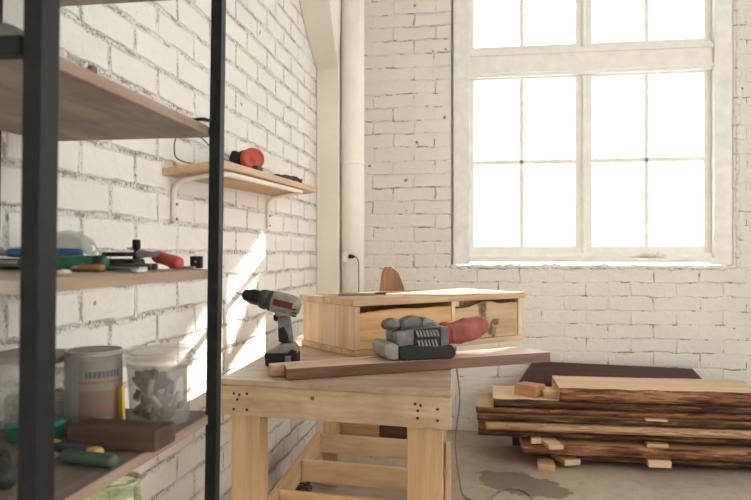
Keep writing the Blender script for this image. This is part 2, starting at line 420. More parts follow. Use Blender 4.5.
wall_with_holes('wall_back', M['brick_back'], 'y', YB, TH, XL, XR+.3, [(WX0, WX1, WZ0, WZ1)]+BWIN)
RW = [(-1.9, -.4, 1.0, 3.1), (.5, 2.9, .12, 3.1)]
wall_with_holes('wall_right', M['ceil'], 'x', XR, .3, YF-.3, YB, RW)
FW = [(.8, 2.3, 1.0, 3.1)]
wall_with_holes('wall_front', M['ceil'], 'y', YF, -.3, XL, XR, FW)

# unseen slab added up the sun's way; it keeps sun off the upper panes
cz = 6.0
yA, yB = 4.62+(cz-3.35)/.385, 4.62+(cz-1.80)/.385
yC = yB-.10
yB = yB+.42
cq = [(.575*(y-4.62)+e, y) for y, e in ((yA, -.3), (yA, 1.8), (yB, 1.8), (yC, -.3))]
cn = MB().hexa([(x, y, cz+.2) for x, y in cq], [(x, y, cz) for x, y in cq], 0)
for x, y in ((cq[1][0]-.1, yA+.1), (cq[2][0]-.1, yB-.1)): cn.span(x-.08, x+.08, y-.08, y+.08, -.1, cz, 0)
cn.prism([(3.76, 4.57), (3.80, 4.10), (4.34, 4.135), (4.36, 4.155)], yA-.03, yA+.03, 0).span(3.775, 3.825, yA-.025, yA+.025, 4.4, cz, 0)   # added wedge plate on a rod, shaped to cast a slanted wall shadow
struct(cn.build('added_sun_screen', M['ceil']))
# plain paned windows behind the camera; they give the room its soft daylight
def plain_window(n, axis, pos, a0, a1, z0, z1):
    t = bpy.data.objects.new(f'window_{n}', None); COL.objects.link(t); struct(t)
    f, g = MB(), MB()
    def put(mb, u0, u1, w0, w1, d):
        if axis == 'y': mb.span(u0, u1, pos-d, pos+d, w0, w1, .002)
        else: mb.span(pos-d, pos+d, u0, u1, w0, w1, .002)
    for u in (a0, a1-.06): put(f, u, u+.06, z0, z1, .03)
    for w in (z0, z1-.06): put(f, a0, a1, w, w+.06, .03)
    for k in (1, 2, 3): u = a0+(a1-a0)*k/4; put(f, u-.015, u+.015, z0, z1, .02)
    for k in (1, 2): w = z0+(z1-z0)*k/3; put(f, a0, a1, w-.015, w+.015, .02)
    put(g, a0+.02, a1-.02, z0+.02, z1-.02, .003)
    f.build('window_frame', M['frame'], t); g.build('glass', M['glass'], t)
plain_window(2, 'x', XR+.15, *RW[0]); plain_window(3, 'x', XR+.15, *RW[1])
plain_window(4, 'y', YF-.15, *FW[0])

# corner pier with its curved haunch
hp = [(4.399, 0), (3.885, 0), (3.885, 2.15), (3.86, 2.165), (3.78, 2.20), (3.70, 2.243), (3.625, 2.29), (3.56, 2.345), (3.50, 2.405), (3.44, 2.475),
      (3.38, 2.56), (3.33, 2.65), (3.28, 2.78), (3.25, 2.95), (3.235, 3.2), (3.23, 3.499), (4.399, 3.499)]
mb = MB(); mb.prism([(y, z) for y, z in hp], .791, .919, .006)
o = mb.build('wall_pier', M['plaster'], None, lambda p: Vector((p.x, p.y-(max(0, min(.6, 3.885-p.x))*.085 if p.y < .85 else 0), p.z))); o.data.transform(Matrix(((0, -1, 0, 0), (1, 0, 0, 0), (0, 0, 1, 0), (0, 0, 0, 1)))); struct(o)
for p in o.data.polygons: p.use_smooth = False
mb = MB(); mb.lathe([(.066, 0.001), (.066, 3.499)], 40, Matrix.Translation((-.723, 3.957, 0)))
for z in (.25, 1.62, 3.0): mb.lathe([(.0665, z-.01), (.069, z-.006), (.069, z+.006), (.0665, z+.01)], 40, Matrix.Translation((-.723, 3.957, 0)))
mb.build('drain_pipe', M['pipe'])
tag(bpy.data.objects['drain_pipe'], 'cream painted round pipe rising in the corner beside the window wall', 'pipe')

# the big window in the back wall
win = bpy.data.objects.new('window_1', None); COL.objects.link(win); struct(win)
yf = 4.44
c = MB()      # outer casing boards
c.span(-.165, -.064, yf-.02, yf+.10, 1.035, 3.15, .006); c.span(1.376, 1.479, yf-.035, yf+.10, 1.035, 3.15, .006)
c.span(-.181, -.166, yf+.035, yf+.10, 1.03, 3.16, .002)
c.span(-.07, 1.38, yf-.015, yf+.10, 3.06, 3.15, .005)
c.build('casing', M['casing'], win)
f = MB()
for z0, z1 in ((1.105, 2.205), (2.36, 3.06)):       # sashes, two leaves each
    f.span(-.064, -.036, yf+.02, yf+.08, z0, z1, .004); f.span(1.335, 1.377, yf+.02, yf+.08, z0, z1, .004)
    f.span(.583, .627, yf+.02, yf+.075, z0, z1, .004); f.span(.637, .682, yf+.02, yf+.075, z0, z1, .004)
    f.span(.622, .642, yf+.005, yf+.06, z0, z1, .006)
    f.span(-.063, 1.3765, yf+.0215, yf+.0785, z0-.002, z0+.042, .003); f.span(-.063, 1.3765, yf+.0215, yf+.0785, z1-.012, z1+.002, .003)
f.build('sash', M['frame'], win)
b = MB()
for z0, z1 in ((1.12, 2.2), (2.38, 3.05)):
    for x in (.258, 1.006): b.span(x-.012, x+.012, yf+.03, yf+.065, z0, z1, .003)
b.span(-.04, 1.34, yf+.03, yf+.065, 1.663, 1.689, .003)
b.build('glazing_bars', M['frame'], win)
t = MB(); t.span(-.066, 1.378, yf-.01, yf+.09, 2.205, 2.372, .006); t.span(-.066, 1.378, yf-.03, yf+.01, 2.222, 2.238, .004)
t.span(-.066, 1.378, yf-.022, yf+.01, 2.335, 2.352, .004)
t.build('transom', M['frame'], win)
g = MB(); g.span(-.045, 1.345, yf+.045, yf+.049, 1.12, 2.2, 0); g.span(-.045, 1.345, yf+.045, yf+.049, 2.38, 3.05, 0)
g.build('glass', M['glass'], win)
s = MB(); s.span(-.07, 1.385, yf-.035, yf+.10, 1.05, 1.078, .006); s.span(-.07, 1.385, yf-.005, yf+.10, 1.078, 1.107, .004)
s.build('sill', M['frame'], win)
# crumbly plaster ledge and ragged reveal round the casing
def ragged(name, pts, r, mat, seed):
    mb = MB(); rg = random.Random(seed)
    for (a, b_) in pts:
        a, b_ = Vector(a), Vector(b_); n = max(2, int((b_-a).length/.055))
        for k in range(n):
            p = a.lerp(b_, (k+.5)/n)
            mb.blob(p+Vector((rg.uniform(-.004, .004), 0, rg.uniform(-.004, .004))), (r[0]*rg.uniform(.8, 1.3), r[1], r[2]*rg.uniform(.8, 1.25)), .35, 9, 2, seed=rg.random()*50)
    return struct(mb.build(name, mat))
ragged('trim_1', [((-.19, 4.405, 1.018), (1.50, 4.405, 1.018))], (.034, .013, .016), M['brick_back'], 3)
ragged('trim_2', [((1.505, 4.405, 1.02), (1.505, 4.405, 3.15))], (.016, .016, .034), M['brick_back'], 4)

rg = MB(); rr = random.Random(5)
for k in range(16):
    x = 1.005+rr.uniform(-.06, .07); a = rr.uniform(0, 6.28)
    pts = [(x+.05*math.cos(a+q*.9)*rr.uniform(.4, 1.1), 4.428+.02*math.sin(a+q*.9), 1.0835+abs(rr.gauss(.004, .008))) for q in range(5)]
    rg.tube(pts, .0035, 6, flat=.6)
for k in range(5): rg.blob((.97+k*.018, 4.428, 1.091), (.016, .014, .011), .4, 10, 2, seed=k*3.)
tag(rg.build('rag', M['rag']), 'frayed cream rag lying on the window sill below the right panes', 'rag')

# ------------------------------------------------------------------ wall socket, plug
so = thing('power_socket', 'small ivory power socket fixed on the cream corner pipe', 'socket', (-.752, 3.895, 1.083))
MB().box((0, -.011, 0), (.030, .026, .052), bev=.004).build('socket_body', M['socket'], so)
MB().lathe([(.013, 0), (.013, .004), (.009, .004), (.008, .001)], 20, Matrix.Translation((.014, -.012, .004)) @ Euler((0, R(90), 0)).to_matrix().to_4x4()).build('socket_face', M['socket'], so)
pc = thing('power_cord', 'dark plug and lead hanging from the socket in the corner', 'power cord', (-.737, 3.883, 1.087))  # plug and power cord; where it leads is unknown
MB().prof_along((.003, 0, 0), (.04, 0, -.002), [(.009, 0), (.012, .006), (.012, .018), (.007, .030), (.005, .036)]).build('plug', M['black'], pc)
MB().tube([(.035, 0, -.002), (.048, 0, -.006), (.060, 0, -.03), (.062, -.005, -.08), (.064, -.01, -.17), (.06, -.01, -.32), (.07, -.03, -.60), (.10, -.1, -1.0), (.16, -.16, -1.082)], .0035).build('cable', M['cable'], pc)

# ------------------------------------------------------------------ wall shelf on its bent bracket
ws = thing('wall_shelf', 'small wooden shelf on white bent brackets on the brick wall', 'shelf', (XL, 2.5, 1.33))
def L(p): return (p[0]-XL, p[1]-2.5, p[2]-1.33)
W4 = [(-.918, 1.93, 1.352), (-.742, 1.95, 1.376), (-.742, 3.16, 1.407), (-.918, 3.13, 1.383)]
MB().hexa([L(p) for p in W4], [L((p[0], p[1], p[2]-.023)) for p in W4], .003).build('shelf_board', M['wall_shelf'], ws)
br = MB().tube([L(p) for p in [(-.911, 1.995, 1.197), (-.911, 1.995, 1.26), (-.910, 1.995, 1.295), (-.895, 1.996, 1.316), (-.87, 1.998, 1.326), (-.80, 2.0, 1.3365), (-.775, 2.01, 1.340), (-.757, 2.04, 1.342),
      (-.753, 2.10, 1.343), (-.753, 2.5, 1.354), (-.753, 2.86, 1.364), (-.757, 2.91, 1.364), (-.775, 2.935, 1.362), (-.80, 2.94, 1.359), (-.87, 2.94, 1.349), (-.895, 2.94, 1.339), (-.91, 2.94, 1.318), (-.911, 2.94, 1.28), (-.911, 2.94, 1.212)]], .0088, 10, sub=8)
br.build('bracket', M['white_paint'], ws)
for y, z in ((1.995, 1.205), (1.995, 1.25), (2.94, 1.222), (2.94, 1.265)):
    MB().cyl(L((-.906, y, z)), L((-.899, y, z)), .005).build('screw', M['dull_steel'], ws)

tl = thing('power_tool', 'black corded power tool with round red end cap on the wall shelf', 'power tool', (-.795, 2.35, 1.387))
ax = Vector((.52, -.72, -.05)).normalized()
bc = Vector((-.012, .03, .045))
MB().prof_along(bc+ax*.015, bc+ax*.062, [(.034, 0), (.039, .006), (.040, .03), (.038, .042), (.032, .047), (.031, .045), (.012, .045), (.010, .048), (0, .048)]).build('end_cap', M['orange_red'], tl)
MB().prof_along(bc-ax*.12, bc+ax*.02, [(.022, 0), (.034, .01), (.038, .05), (.038, .09), (.037, .14)]).box(bc+Vector((-.045, .0, .005)), (.05, .05, .05), bev=.014, rot=(0, .3, .3)).build('tool_body', M['black'], tl)
MB().box((.03, .0, .01), (.02, .06, .018), bev=.005).build('foot', M['dark_grey'], tl); MB().box((-.03, .0, .008), (.02, .06, .014), bev=.005).build('foot', M['dark_grey'], tl)
MB().tube([(-.06, .01, .03), (-.085, -.08, .05), (-.09, -.20, .085), (-.098, -.30, .092), (-.104, -.355, .072), (-.106, -.375, .03), (-.10, -.35, -.004), (-.05, -.22, -.010), (-.01, -.1, -.006)], .0026, 8, sub=8).build('cable', M['cable'], tl)
cc = MB(); rr = random.Random(9)
pts = []
for k in range(34):
    a = k*.62; pts.append((-.80+.040*math.cos(a)+rr.uniform(-.008, .008), 2.80+.15*math.sin(a)+k*.003, 1.403+.006*(k % 3)+k*.0003+.005*math.sin(a)))
cc.tube(pts, .0042, 7, sub=4)
cc.tube([(-.79, 2.52, 1.3905), (-.80, 2.6, 1.40), (-.80, 2.68, 1.408), (-.79, 2.78, 1.409), (-.80, 2.92, 1.410)], .003, 7)
tag(cc.build('cable_coil', M['dark_grey']), 'coil of dark cable at the far end of the wall shelf', 'cable')

# ------------------------------------------------------------------ workbench
BO = Vector((-.071, 1.775, 0)); U = Vector((math.cos(R(-7.5)), math.sin(R(-7.5)), 0)); V = Vector((-math.sin(R(2.4)), math.cos(R(2.4)), 0))
bench = thing('workbench', 'pale pine workbench with plank legs and nailed apron', 'workbench', tuple(BO))
skew = lambda p: U*p.x + V*p.y + Vector((0, 0, p.z))       # the bench stands a little out of square
BW, BL, TZ = .645, 1.52, .755
def bp(name, mat, *spans, bev=.003, parent=bench):
    mb = MB()
    for sp_ in spans: mb.span(*sp_, bev)
    return mb.build(name, mat, parent, skew)
for k in range(4):        # top boards run across the bench
    y0 = -.005+k*BL/4
    bp('top_board', M['bench_top'], (-BW, .0, y0+.0008, y0+BL/4-.0008, TZ-.016, TZ), bev=.002)
ap = bp('apron', M['apron'], (-BW, 0, 0, .024, .655, TZ-.0165))
for x, z in ((-.606, .715), (-.590, .712), (-.567, .716), (-.596, .699), (-.607, .672), (-.567, .672), (-.094, .716), (-.080, .713), (-.087, .699), (-.036, .706), (-.088, .680), (-.036, .677)):
    MB().cyl((x, .002, z), (x, -.0012, z), .0038, seg=10).build('nail', M['black'], ap, skew)
kn = MB().cyl((-.375, .002, .715), (-.375, -.0008, .715), .006, seg=16).build('knot', M['offcut'], ap, skew)
bp('side_apron', M['pine_y'], (-.022, 0, .0245, BL-.03, .655, TZ-.0165)); bp('side_apron', M['pine_y'], (-BW, -BW+.022, .0245, BL-.03, .655, TZ-.0165))
bp('rear_apron', M['pine_x'], (-BW, 0, BL-.029, BL-.006, .655, TZ-.0165))
bp('leg', M['pine_z'], (-BW+.022, -BW+.108, .0245, .118, .002, TZ-.017)); bp('leg', M['pine_z'], (-.117, -.0225, .0245, .118, .002, TZ-.017))
bp('leg', M['pine_z'], (-BW+.030, -BW+.105, BL-.125, BL-.0295, .002, TZ-.017)); bp('leg', M['pine_z'], (-.105, -.0225, BL-.125, BL-.0295, .002, TZ-.017))
bp('lower_rail', M['pine_y'], (-BW+.0, -BW+.0215, .119, BL-.127, .165, .258)); bp('lower_rail', M['pine_y'], (-.022, 0, .119, BL-.127, .165, .258))
for y in (BL-.150, .95, .575, .22):
    bp('slat', M['slat'], (-BW+.0225, -.0235, y, y+.022, .165, .252))
rp = bp('rear_panel', M['red_block'], (-BW+.106, -BW+.30, BL-.060, BL-.045, .20, .36)); bp('rear_panel', M['brown_block'], (-BW+.302, -.106, BL-.060, BL-.045, .20, .34))

# ------------------------------------------------------------------ open crate standing on the bench
ca = math.atan2(.556, .585)
cr = thing('wooden_crate', 'open-fronted pine crate standing across the workbench', 'crate', (-.414, 2.309, TZ+.001), (0, 0, ca))
CL, CD, CH = .80, .355, .192
def cp(name, mat, *spans, bev=.002):
    mb = MB()
    for sp_ in spans: mb.span(*sp_, bev)
    return mb.build(name, mat, cr)
cp('top_board', M['crate_x'], (-.012, CL+.012, -.006, CD*.5-.001, CH-.024, CH)); cp('top_board', M['crate_x'], (-.012, CL+.012, CD*.5+.001, CD+.006, CH-.024, CH))
cp('bottom_board', M['crate_x'], (-.006, CL+.004, -.003, CD+.003, 0, .020))
cp('end_panel', M['crate_end'], (0, .020, 0, CD, .0205, CH-.0245)); cp('end_panel', M['crate_end'], (CL-.02, CL, 0, CD, .0205, CH-.0245))
cp('divider', M['pine_z'], (.430, .448, .002, CD-.022, .0205, CH-.0245))
fr = MB().prism([(.0215, .0210), (.429, .0210), (.429, .150), (.36, .152), (.28, .149), (.20, .153), (.12, .150), (.06, .146), (.0215, .143)], .004, .020, .002); fr.build('front_panel', M['crate_front'], cr)
fr = MB().prism([(.449, .0210), (CL-.0215, .0210), (CL-.0215, .150), (.74, .153), (.68, .151), (.63, .161), (.59, .164), (.56, .155), (.52, .143), (.449, .139)], .004, .020, .002); fr.build('front_panel', M['crate_knot'], cr)
cp('back_panel', M['crate_end'], (.0215, .429, CD-.021, CD-.004, .0205, CH-.040)); cp('back_panel', M['tan'], (.449, CL-.0215, CD-.021, CD-.004, .0205, .115))

bl = thing('scraper', 'dark flat steel scraper lying on top of the crate', 'tool', (-.447, 2.528, TZ+CH+.0015), (0, 0, R(10)))
MB().box((0, 0, .005), (.135, .05, .009), bev=.002).build('blade', M['dull_steel'], bl)
MB().box((.085, .012, .006), (.045, .014, .008), bev=.003).build('handle', M['dark_grey'], bl)

oc = MB(); oc.prism([(-.062, 0), (.072, 0), (.068, .12), (.050, .20), (.025, .265), (-.005, .292), (-.030, .290), (-.045, .265), (-.056, .17)], -.012, .012, .002)
o = oc.build('wood_offcut', M['offcut']); o.location = (-.375, 2.985, TZ+.001); o.rotation_euler = (R(2), 0, R(24))
tag(o, 'reddish tapering wood offcut standing upright behind the crate', 'wood offcut')

# ------------------------------------------------------------------ boards on the bench
def board(name, label, p0, p1, width, z0, th, mat, cat='board'):
    p0, p1 = Vector((*p0, 0)), Vector((*p1, 0)); d = p1-p0
    o = MB().span(0, d.length, 0, width, 0, th, .003).build(name, mat)
    o.location = (p0.x, p0.y, z0); o.rotation_euler = (0, 0, math.atan2(d.y, d.x))
    return tag(o, label, cat)
b0, b1 = Vector((-.519, 1.845, 0)), Vector((.222, 2.285, 0)); bd_ = (b1-b0).normalized(); bn_ = Vector((-bd_.y, bd_.x, 0))
def flat_piece(name, label, quad, z0, th, mat, cat='board'):
    c0 = sum(quad, Vector())/4; a = math.atan2(bd_.y, bd_.x); inv_ = Matrix.Rotation(-a, 3, 'Z')
    Q = [inv_ @ (p-c0) for p in quad]
    o = MB().hexa([(p.x, p.y, th) for p in Q], [(p.x, p.y, 0) for p in Q], .0025).build(name, [mat, M['sunlit']])
    for f_ in o.data.polygons:
        if f_.normal.z > .9: f_.material_index = 1
    o.location = (c0.x, c0.y, z0); o.rotation_euler = (0, 0, a); return tag(o, label, cat)
k0, k1 = b0+bn_*.072+bd_*.012, b1+bn_*.155
flat_piece('walnut_board', 'dark walnut board under the belt sander, overhanging the bench end', [b0, b1, k1, k0], TZ+.001, .032, M['walnut'])
kd = (k1-k0).normalized(); kn_ = Vector((-kd.y, kd.x, 0))
flat_piece('tan_board', 'pale tan board lying just behind the dark walnut board', [k0-kd*.035+kn_*.003, k0+kd*.40+kn_*.003, k0+kd*.40+kn_*.034, k0-kd*.035+kn_*.034], TZ+.001, .034, M['tan'])

# ------------------------------------------------------------------ belt sander
sa = thing('belt_sander', 'dusty grey belt sander with red dust bag lying on the dark board', 'belt sander', (-.186, 2.083, TZ+.0335), (0, 0, R(26)))
k = .00047
def S(x, y): return ((x-300)*k*1.06, (345-y)*k)
hous = MB().prism([S(*p) for p in [(172, 258), (240, 250), (420, 262), (505, 262), (524, 285), (526, 318), (508, 345), (190, 345), (168, 330), (160, 300)]], -.035, .035, .006)
hous.build('track_housing', M['black'], sa)
bt = MB().prism([S(*p) for p in [(135, 262), (500, 268), (520, 300), (515, 346.5), (140, 346.5), (115, 325), (118, 285)]], -.0345+.072, .036+.066, .008)
bt.prism([S(*p) for p in [(78, 240), (120, 228), (165, 250), (168, 340), (110, 338), (80, 318), (76, 270)]], -.030, .10, .008)
bt.build('sanding_frame', M['light_grey'], sa)
bd = MB().prism([S(*p) for p in [(150, 170), (235, 160), (300, 148), (470, 140), (482, 160), (482, 255), (420, 268), (160, 272)]], -.024, .085, .010)
bd.build('motor_body', M['grey'], sa)
vp = MB().prism([S(*p) for p in [(262, 156), (412, 146), (428, 160), (426, 266), (335, 286), (262, 268)]], -.031, -.020, .003); vpo = vp.build('vent_panel', M['black'], sa)
for q in range(7):
    x = 280+q*21
    MB().box((S(x, 0)[0], -.0312, (345-180)*k), (.0058, .005, .021), rot=(0, R(-22), 0), bev=.0012).build('vent_rib', M['light_grey'], vpo)
for q in range(6):
    x = 290+q*22
    MB().box((S(x, 0)[0], -.0312, (345-246)*k), (.0058, .005, .025), rot=(0, R(-16), 0), bev=.0012).build('vent_rib', M['light_grey'], vpo)
MB().prism([S(*p) for p in [(425, 145), (478, 142), (480, 258), (428, 266)]], -.034, .088, .006).build('rear_cover', M['mid_grey'], sa)
MB().blob((S(155, 0)[0], .03, (345-128)*k), (.030, .030, .019), .08, 6).cyl((S(165, 0)[0], .03, (345-165)*k-.03), (S(158, 0)[0], .03, (345-128)*k), .014).build('front_knob', M['grey'], sa)
hd = MB().prism([S(*p) for p in [(196, 168), (205, 120), (232, 92), (280, 74), (322, 78), (344, 108), (352, 150)]], .006, .056, .013)
hd.build('main_handle', M['mid_grey'], sa)
hd = MB().prism([S(*p) for p in [(338, 150), (340, 92), (372, 86), (415, 102), (446, 128), (455, 148)]], .002, .058, .012)
hd.build('rear_handle', M['light_grey'], sa)
# dust bag: a flattened, wrinkled sack
def bag(x0, x1, prof, seed, yc=.03):
    b = bmesh.new(); seg, rings = 28, []
    n = 26
    for i in range(n+1):
        t = i/n; x = S(x0+(x1-x0)*t, 0)[0]
        j = t*(len(prof)-1); a = int(min(j, len(prof)-2)); f_ = j-a
        zt, zb, hw = [prof[a][q]*(1-f_)+prof[a+1][q]*f_ for q in range(3)]
        zc, hz = ((345-zt)+(345-zb))/2*k, (zb-zt)/2*k
        ring = []
        for s_ in range(seg):
            an = 2*math.pi*s_/seg; cx_, sy_ = math.cos(an), math.sin(an)
            wr = 1+.13*mnoise.noise(Vector((x*30+sy_*1.6, an*1.1, seed)))+.05*mnoise.noise(Vector((x*95+sy_*5., an*2., seed+9)))
            e = .75
            ring.append(b.verts.new((x+.004*mnoise.noise(Vector((an*2, x*30, seed+3))), yc+hw*math.copysign(abs(cx_)**e, cx_)*wr, zc+hz*math.copysign(abs(sy_)**e, sy_)*wr)))
        rings.append(ring)
    for a, c_ in zip(rings, rings[1:]):
        for s_ in range(seg): b.faces.new([a[s_], a[(s_+1) % seg], c_[(s_+1) % seg], c_[s_]])
    b.faces.new(rings[0][::-1]); b.faces.new(rings[-1])
    return MB()._add(b, None, 0, True)
bg = bag(520, 770, [(130, 268, .036), (126, 272, .042), (118, 272, .045), (110, 262, .046), (102, 246, .044), (100, 228, .043), (106, 205, .034)], 2.).build('dust_bag', M['bag'], sa)
bag(478, 522, [(136, 262, .030), (130, 264, .034), (128, 268, .036)], 4.).build('bag_collar', M['bag_red'], sa)

# ------------------------------------------------------------------ cordless drill
dr = thing('cordless_drill', 'grey cordless drill with red label standing on its battery on the bench', 'drill', (-.600, 2.085, TZ+.001), (0, 0, R(180+6)))
q = .000735
def D(x, y): return ((272-x)*q, (400-y)*q)       # outline points, forward is +x
MB().prism([D(*p) for p in [(207, 340), (300, 340), (318, 322), (336, 330), (340, 352), (340, 392), (332, 399), (222, 399), (208, 392), (205, 356)]], -.036, .036, .005).build('battery', M['black'], dr)
MB().box((D(303, 0)[0], .0368, D(0, 368)[1]), (.018, .002, .026), bev=.001).build('battery_clip', M['light_grey'], dr)
MB().prism([D(*p) for p in [(209, 344), (213, 336), (268, 303), (318, 299), (333, 318), (338, 330), (339, 344)]], -.033, .033, .005).build('battery_shoe', M['light_grey'], dr)
MB().prism([D(*p) for p in [(262, 300), (256, 235), (252, 190), (300, 180), (306, 210), (312, 255), (318, 300)]], -.016, .016, .007).build('handle', M['grey'], dr)
MB().prism([D(*p) for p in [(259, 296), (256, 240), (282, 232), (300, 268), (304, 300), (280, 304)]], -.018, .018, .004).build('grip_pad', M['black'], dr)
MB().prism([D(*p) for p in [(252, 214), (236, 210), (234, 186), (258, 182)]], -.010, .010, .004).build('trigger', M['black'], dr)
a0 = Vector((D(343, 155)[0], 0, D(0, 155)[1])); a1 = Vector((D(92, 98)[0], 0, D(0, 98)[1])); ax = (a1-a0).normalized()
MB().prof_along(a0, a1, [(.004, -.004), (.018, -.002), (.027, .005), (.032, .02), (.0335, .05), (.0325, .080), (.031, .088)], 28).prism([D(*p) for p in [(240, 165), (330, 168), (315, 188), (246, 192)]], -.022, .022, .006).build('motor_housing', M['light_grey'], dr)
MB().prof_along(a0, a1, [(.030, .084), (.0315, .087), (.0315, .094), (.029, .097), (.029, .100), (.031, .102), (.030, .116), (.027, .124), (.024, .127)], 28).build('torque_collar', M['dark_grey'], dr)
MB().prof_along(a0, a1, [(.0225, .125), (.0235, .129), (.0235, .150), (.0215, .153), (.0215, .156), (.0205, .158), (.016, .176), (.011, .178), (.009, .180)], 24).build('chuck', M['black'], dr)
MB().prof_along(a0, a1, [(.006, .178), (.006, .182), (.0032, .183), (.0032, .200), (.001, .203)], 10).build('bit', M['steel'], dr)
lab = bmesh.new()     # red name plate curved on the housing side, no readable letters
mm = Matrix.Translation(a0) @ (a1-a0).to_track_quat('Z', 'Y').to_matrix().to_4x4()
inv = mm.inverted_safe()
lp = []
g1 = []
side = (inv.to_3x3() @ Vector((0, 1, 0))); an0 = math.atan2(side.y, side.x)
for i in range(9):
    an = an0 + R(-14+34*i/8)
    g1.append([lab.verts.new((.0340*math.cos(an), .0340*math.sin(an), z)) for z in (.018, .05, .078)])
for a, c_ in zip(g1, g1[1:]):
    for j in range(2): lab.faces.new([a[j], c_[j], c_[j+1], a[j+1]])
bmesh.ops.solidify(lab, geom=lab.faces[:], thickness=.0008)
MB()._add(lab, mm, 0, True).build('label_plate', M['dull_red'], dr)
for z in (.160, .170, .180):
    MB().box((D(328, 0)[0]+.0, .0335, z-.004), (.014, .003, .004), bev=.001).build('vent_slot', M['black'], dr)

# ------------------------------------------------------------------ black shelving unit in the foreground
un = thing('metal_shelf_unit', 'black steel shelving unit with wooden shelves in the foreground', 'shelving unit', (-.71, 1.0, 0))
def up(name, mat, *spans, bev=.001):
    mb = MB()
    for (x0, x1, y0, y1, z0, z1) in spans: mb.span(x0+.71, x1+.71, y0-1., y1-1., z0, z1, bev)
    return mb.build(name, mat, un, (lambda p: Vector((p.x+(p.z-1.1)*.014+.0005, p.y, p.z))) if name == 'post' else None)   # the posts lean a touch
PX, PYN, PYF = (-.525, -.502), (.738, .774), (1.305, 1.335)
up('post', M['black_metal'], (*PX, *PYN, 0.001, 1.98)); up('post', M['black_metal'], (-.527, -.505, 1.305, 1.329, 0.001, 1.98))
up('post', M['black_metal'], (-.915, -.895, *PYN, 0.001, 1.98)); up('post', M['black_metal'], (-.915, -.895, 1.17, 1.20, 0.001, 1.98))
SHELF = {'upper': 1.351, 'mid': 1.070, 'low': .786, 'base': .522, 'top': 1.629}
for key, z in SHELF.items():
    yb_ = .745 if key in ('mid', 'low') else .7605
    sb = up('shelf_board', M['grimy_shaded_wood' if key in ('low', 'base') else 'shelf_wood'], (-.893, -.5275, yb_, 1.335, z-.018, z), bev=.0015)
    MB().span(-.5273+.71, -.5253+.71, .7755-1, 1.3035-1, z-.0178, z-.0005, .0008).build('shelf_edge', M['shelf_edge'], sb)
    if key not in ('mid', 'low'): up('cross_bar', M['black_metal'], (-.8945, -.5262, .7395, .7598, z-.020, z+.003))
    
# --- things on the upper shelf
o = MB().lathe([(.0, .055), (.025, .052), (.045, .040), (.056, .018), (.058, .0), (.052, 0)], 28).build('metal_bowl', M['grey']); o.location = (-.676, .90, SHELF['upper']+.001); o.scale = (1.25, 1.25, 1.3)
tag(o, 'grey upturned round bowl on the upper shelf, left of the near post', 'bowl')
o = MB().lathe([(.0075, 0), (.0085, .003), (.0075, .009), (.004, .012)], 6, smooth=False).build('steel_nut', M['debris']); o.location = (-.537, .91, SHELF['upper']+.0005)
tag(o, 'small dull metal nut lying near the front edge of the upper shelf', 'nut')
sd = thing('hex_key', 'thin dark rod lying by the far post on the upper shelf', 'hex key', (-.543, 1.268, SHELF['upper']+.0045), (0, 0, R(-12)))
MB().tube([(-.045, .0, 0), (0, 0, 0), (.022, 0, 0), (.027, .004, 0), (.028, .02, 0)], .0035, 6).build('shaft', M['black'], sd)

# --- hand tools on the middle shelf
zs = SHELF['mid']+.001
def handled(name, label, cat, loc, rz, L_, r, mat, shaft=.08, sr=.003, smat='steel', collar=None):
    t = thing(name, label, cat, loc, (0, 0, R(rz)))
    MB().prof_along((0, 0, r), (L_, 0, r), [(r*.5, 0), (r*.85, L_*.03), (r, L_*.12), (r*.92, L_*.4), (r, L_*.7), (r*.95, L_*.92), (r*.7, L_*.99), (r*.4, L_)], 16).build('handle', M[mat], t)
    if shaft:
        MB().cyl((-shaft, 0, r), (.004, 0, r), sr, seg=10).build('shaft', M[smat], t)
        MB().box((-shaft-.003, 0, r), (.012, sr*2.6, sr*.9), bev=.0008).build('tip', M[smat], t)
    if collar: MB().cyl((L_*.86, 0, r), (L_*.97, 0, r), r*1.03, seg=16).build('end_cap', M[collar], t)
    return t
sdv = handled('screwdriver', 'red-handled screwdriver lying near the far post on the middle shelf', 'screwdriver', (-.592, 1.215, zs+.0135), -36, .085, .0118, 'red', .09, .0032)
sdv.rotation_euler = (0, R(9), R(-34))
handled('file', 'thick green-handled file lying on the middle shelf behind the near post', 'file', (-.772, 1.085, zs), 0, .160, .0135, 'green', .06, .006, 'dull_steel', collar='dark_grey')
cs = thing('tool_case', 'low black tool case under the blue-handled tool on the middle shelf', 'case', (-.745, 1.185, zs), (0, 0, R(2)))
MB().box((0, 0, .0105), (.27, .05, .020), bev=.004).build('case_body', M['black'], cs); MB().box((0, -.026, .012), (.03, .004, .010), bev=.001).build('clasp', M['dull_steel'], cs)
handled('pry_bar', 'blue-handled tool lying across the black case on the middle shelf', 'hand tool', (-.855, 1.165, zs+.0225), -3, .155, .0085, 'blue', .05, .005, 'dull_steel')
def pliers(label, loc, rz, mat, s=1.0):
    t = thing('pliers', label, 'pliers', loc, (0, 0, R(rz)))
    for sg in (-1, 1):
        MB().tube([(.02*s, 0, .007), (.045*s, sg*.010*s, .007), (.085*s, sg*.017*s, .007), (.125*s, sg*.013*s, .007)], .0062*s, 10).build('handle', M[mat], t)
        MB().prism([(-.045*s, .002), (.0, .001), (.02*s, .002), (.02*s, .013), (.0, .014), (-.045*s, .010)], *(sorted((sg*.0008, sg*.009*s))), .001).build('jaw', M['dull_steel'], t)
    MB().cyl((.008*s, 0, .0), (.008*s, 0, .0155), .008*s, seg=16).build('pivot', M['dull_steel'], t)
    return t
pliers('dark pliers lying beside the red screwdriver on the middle shelf', (-.60, 1.188, zs+.0215), 176, 'black', .62)
pliers('black pliers with splayed handles behind the green file', (-.665, 1.120, zs), 6, 'dark_grey', .9)
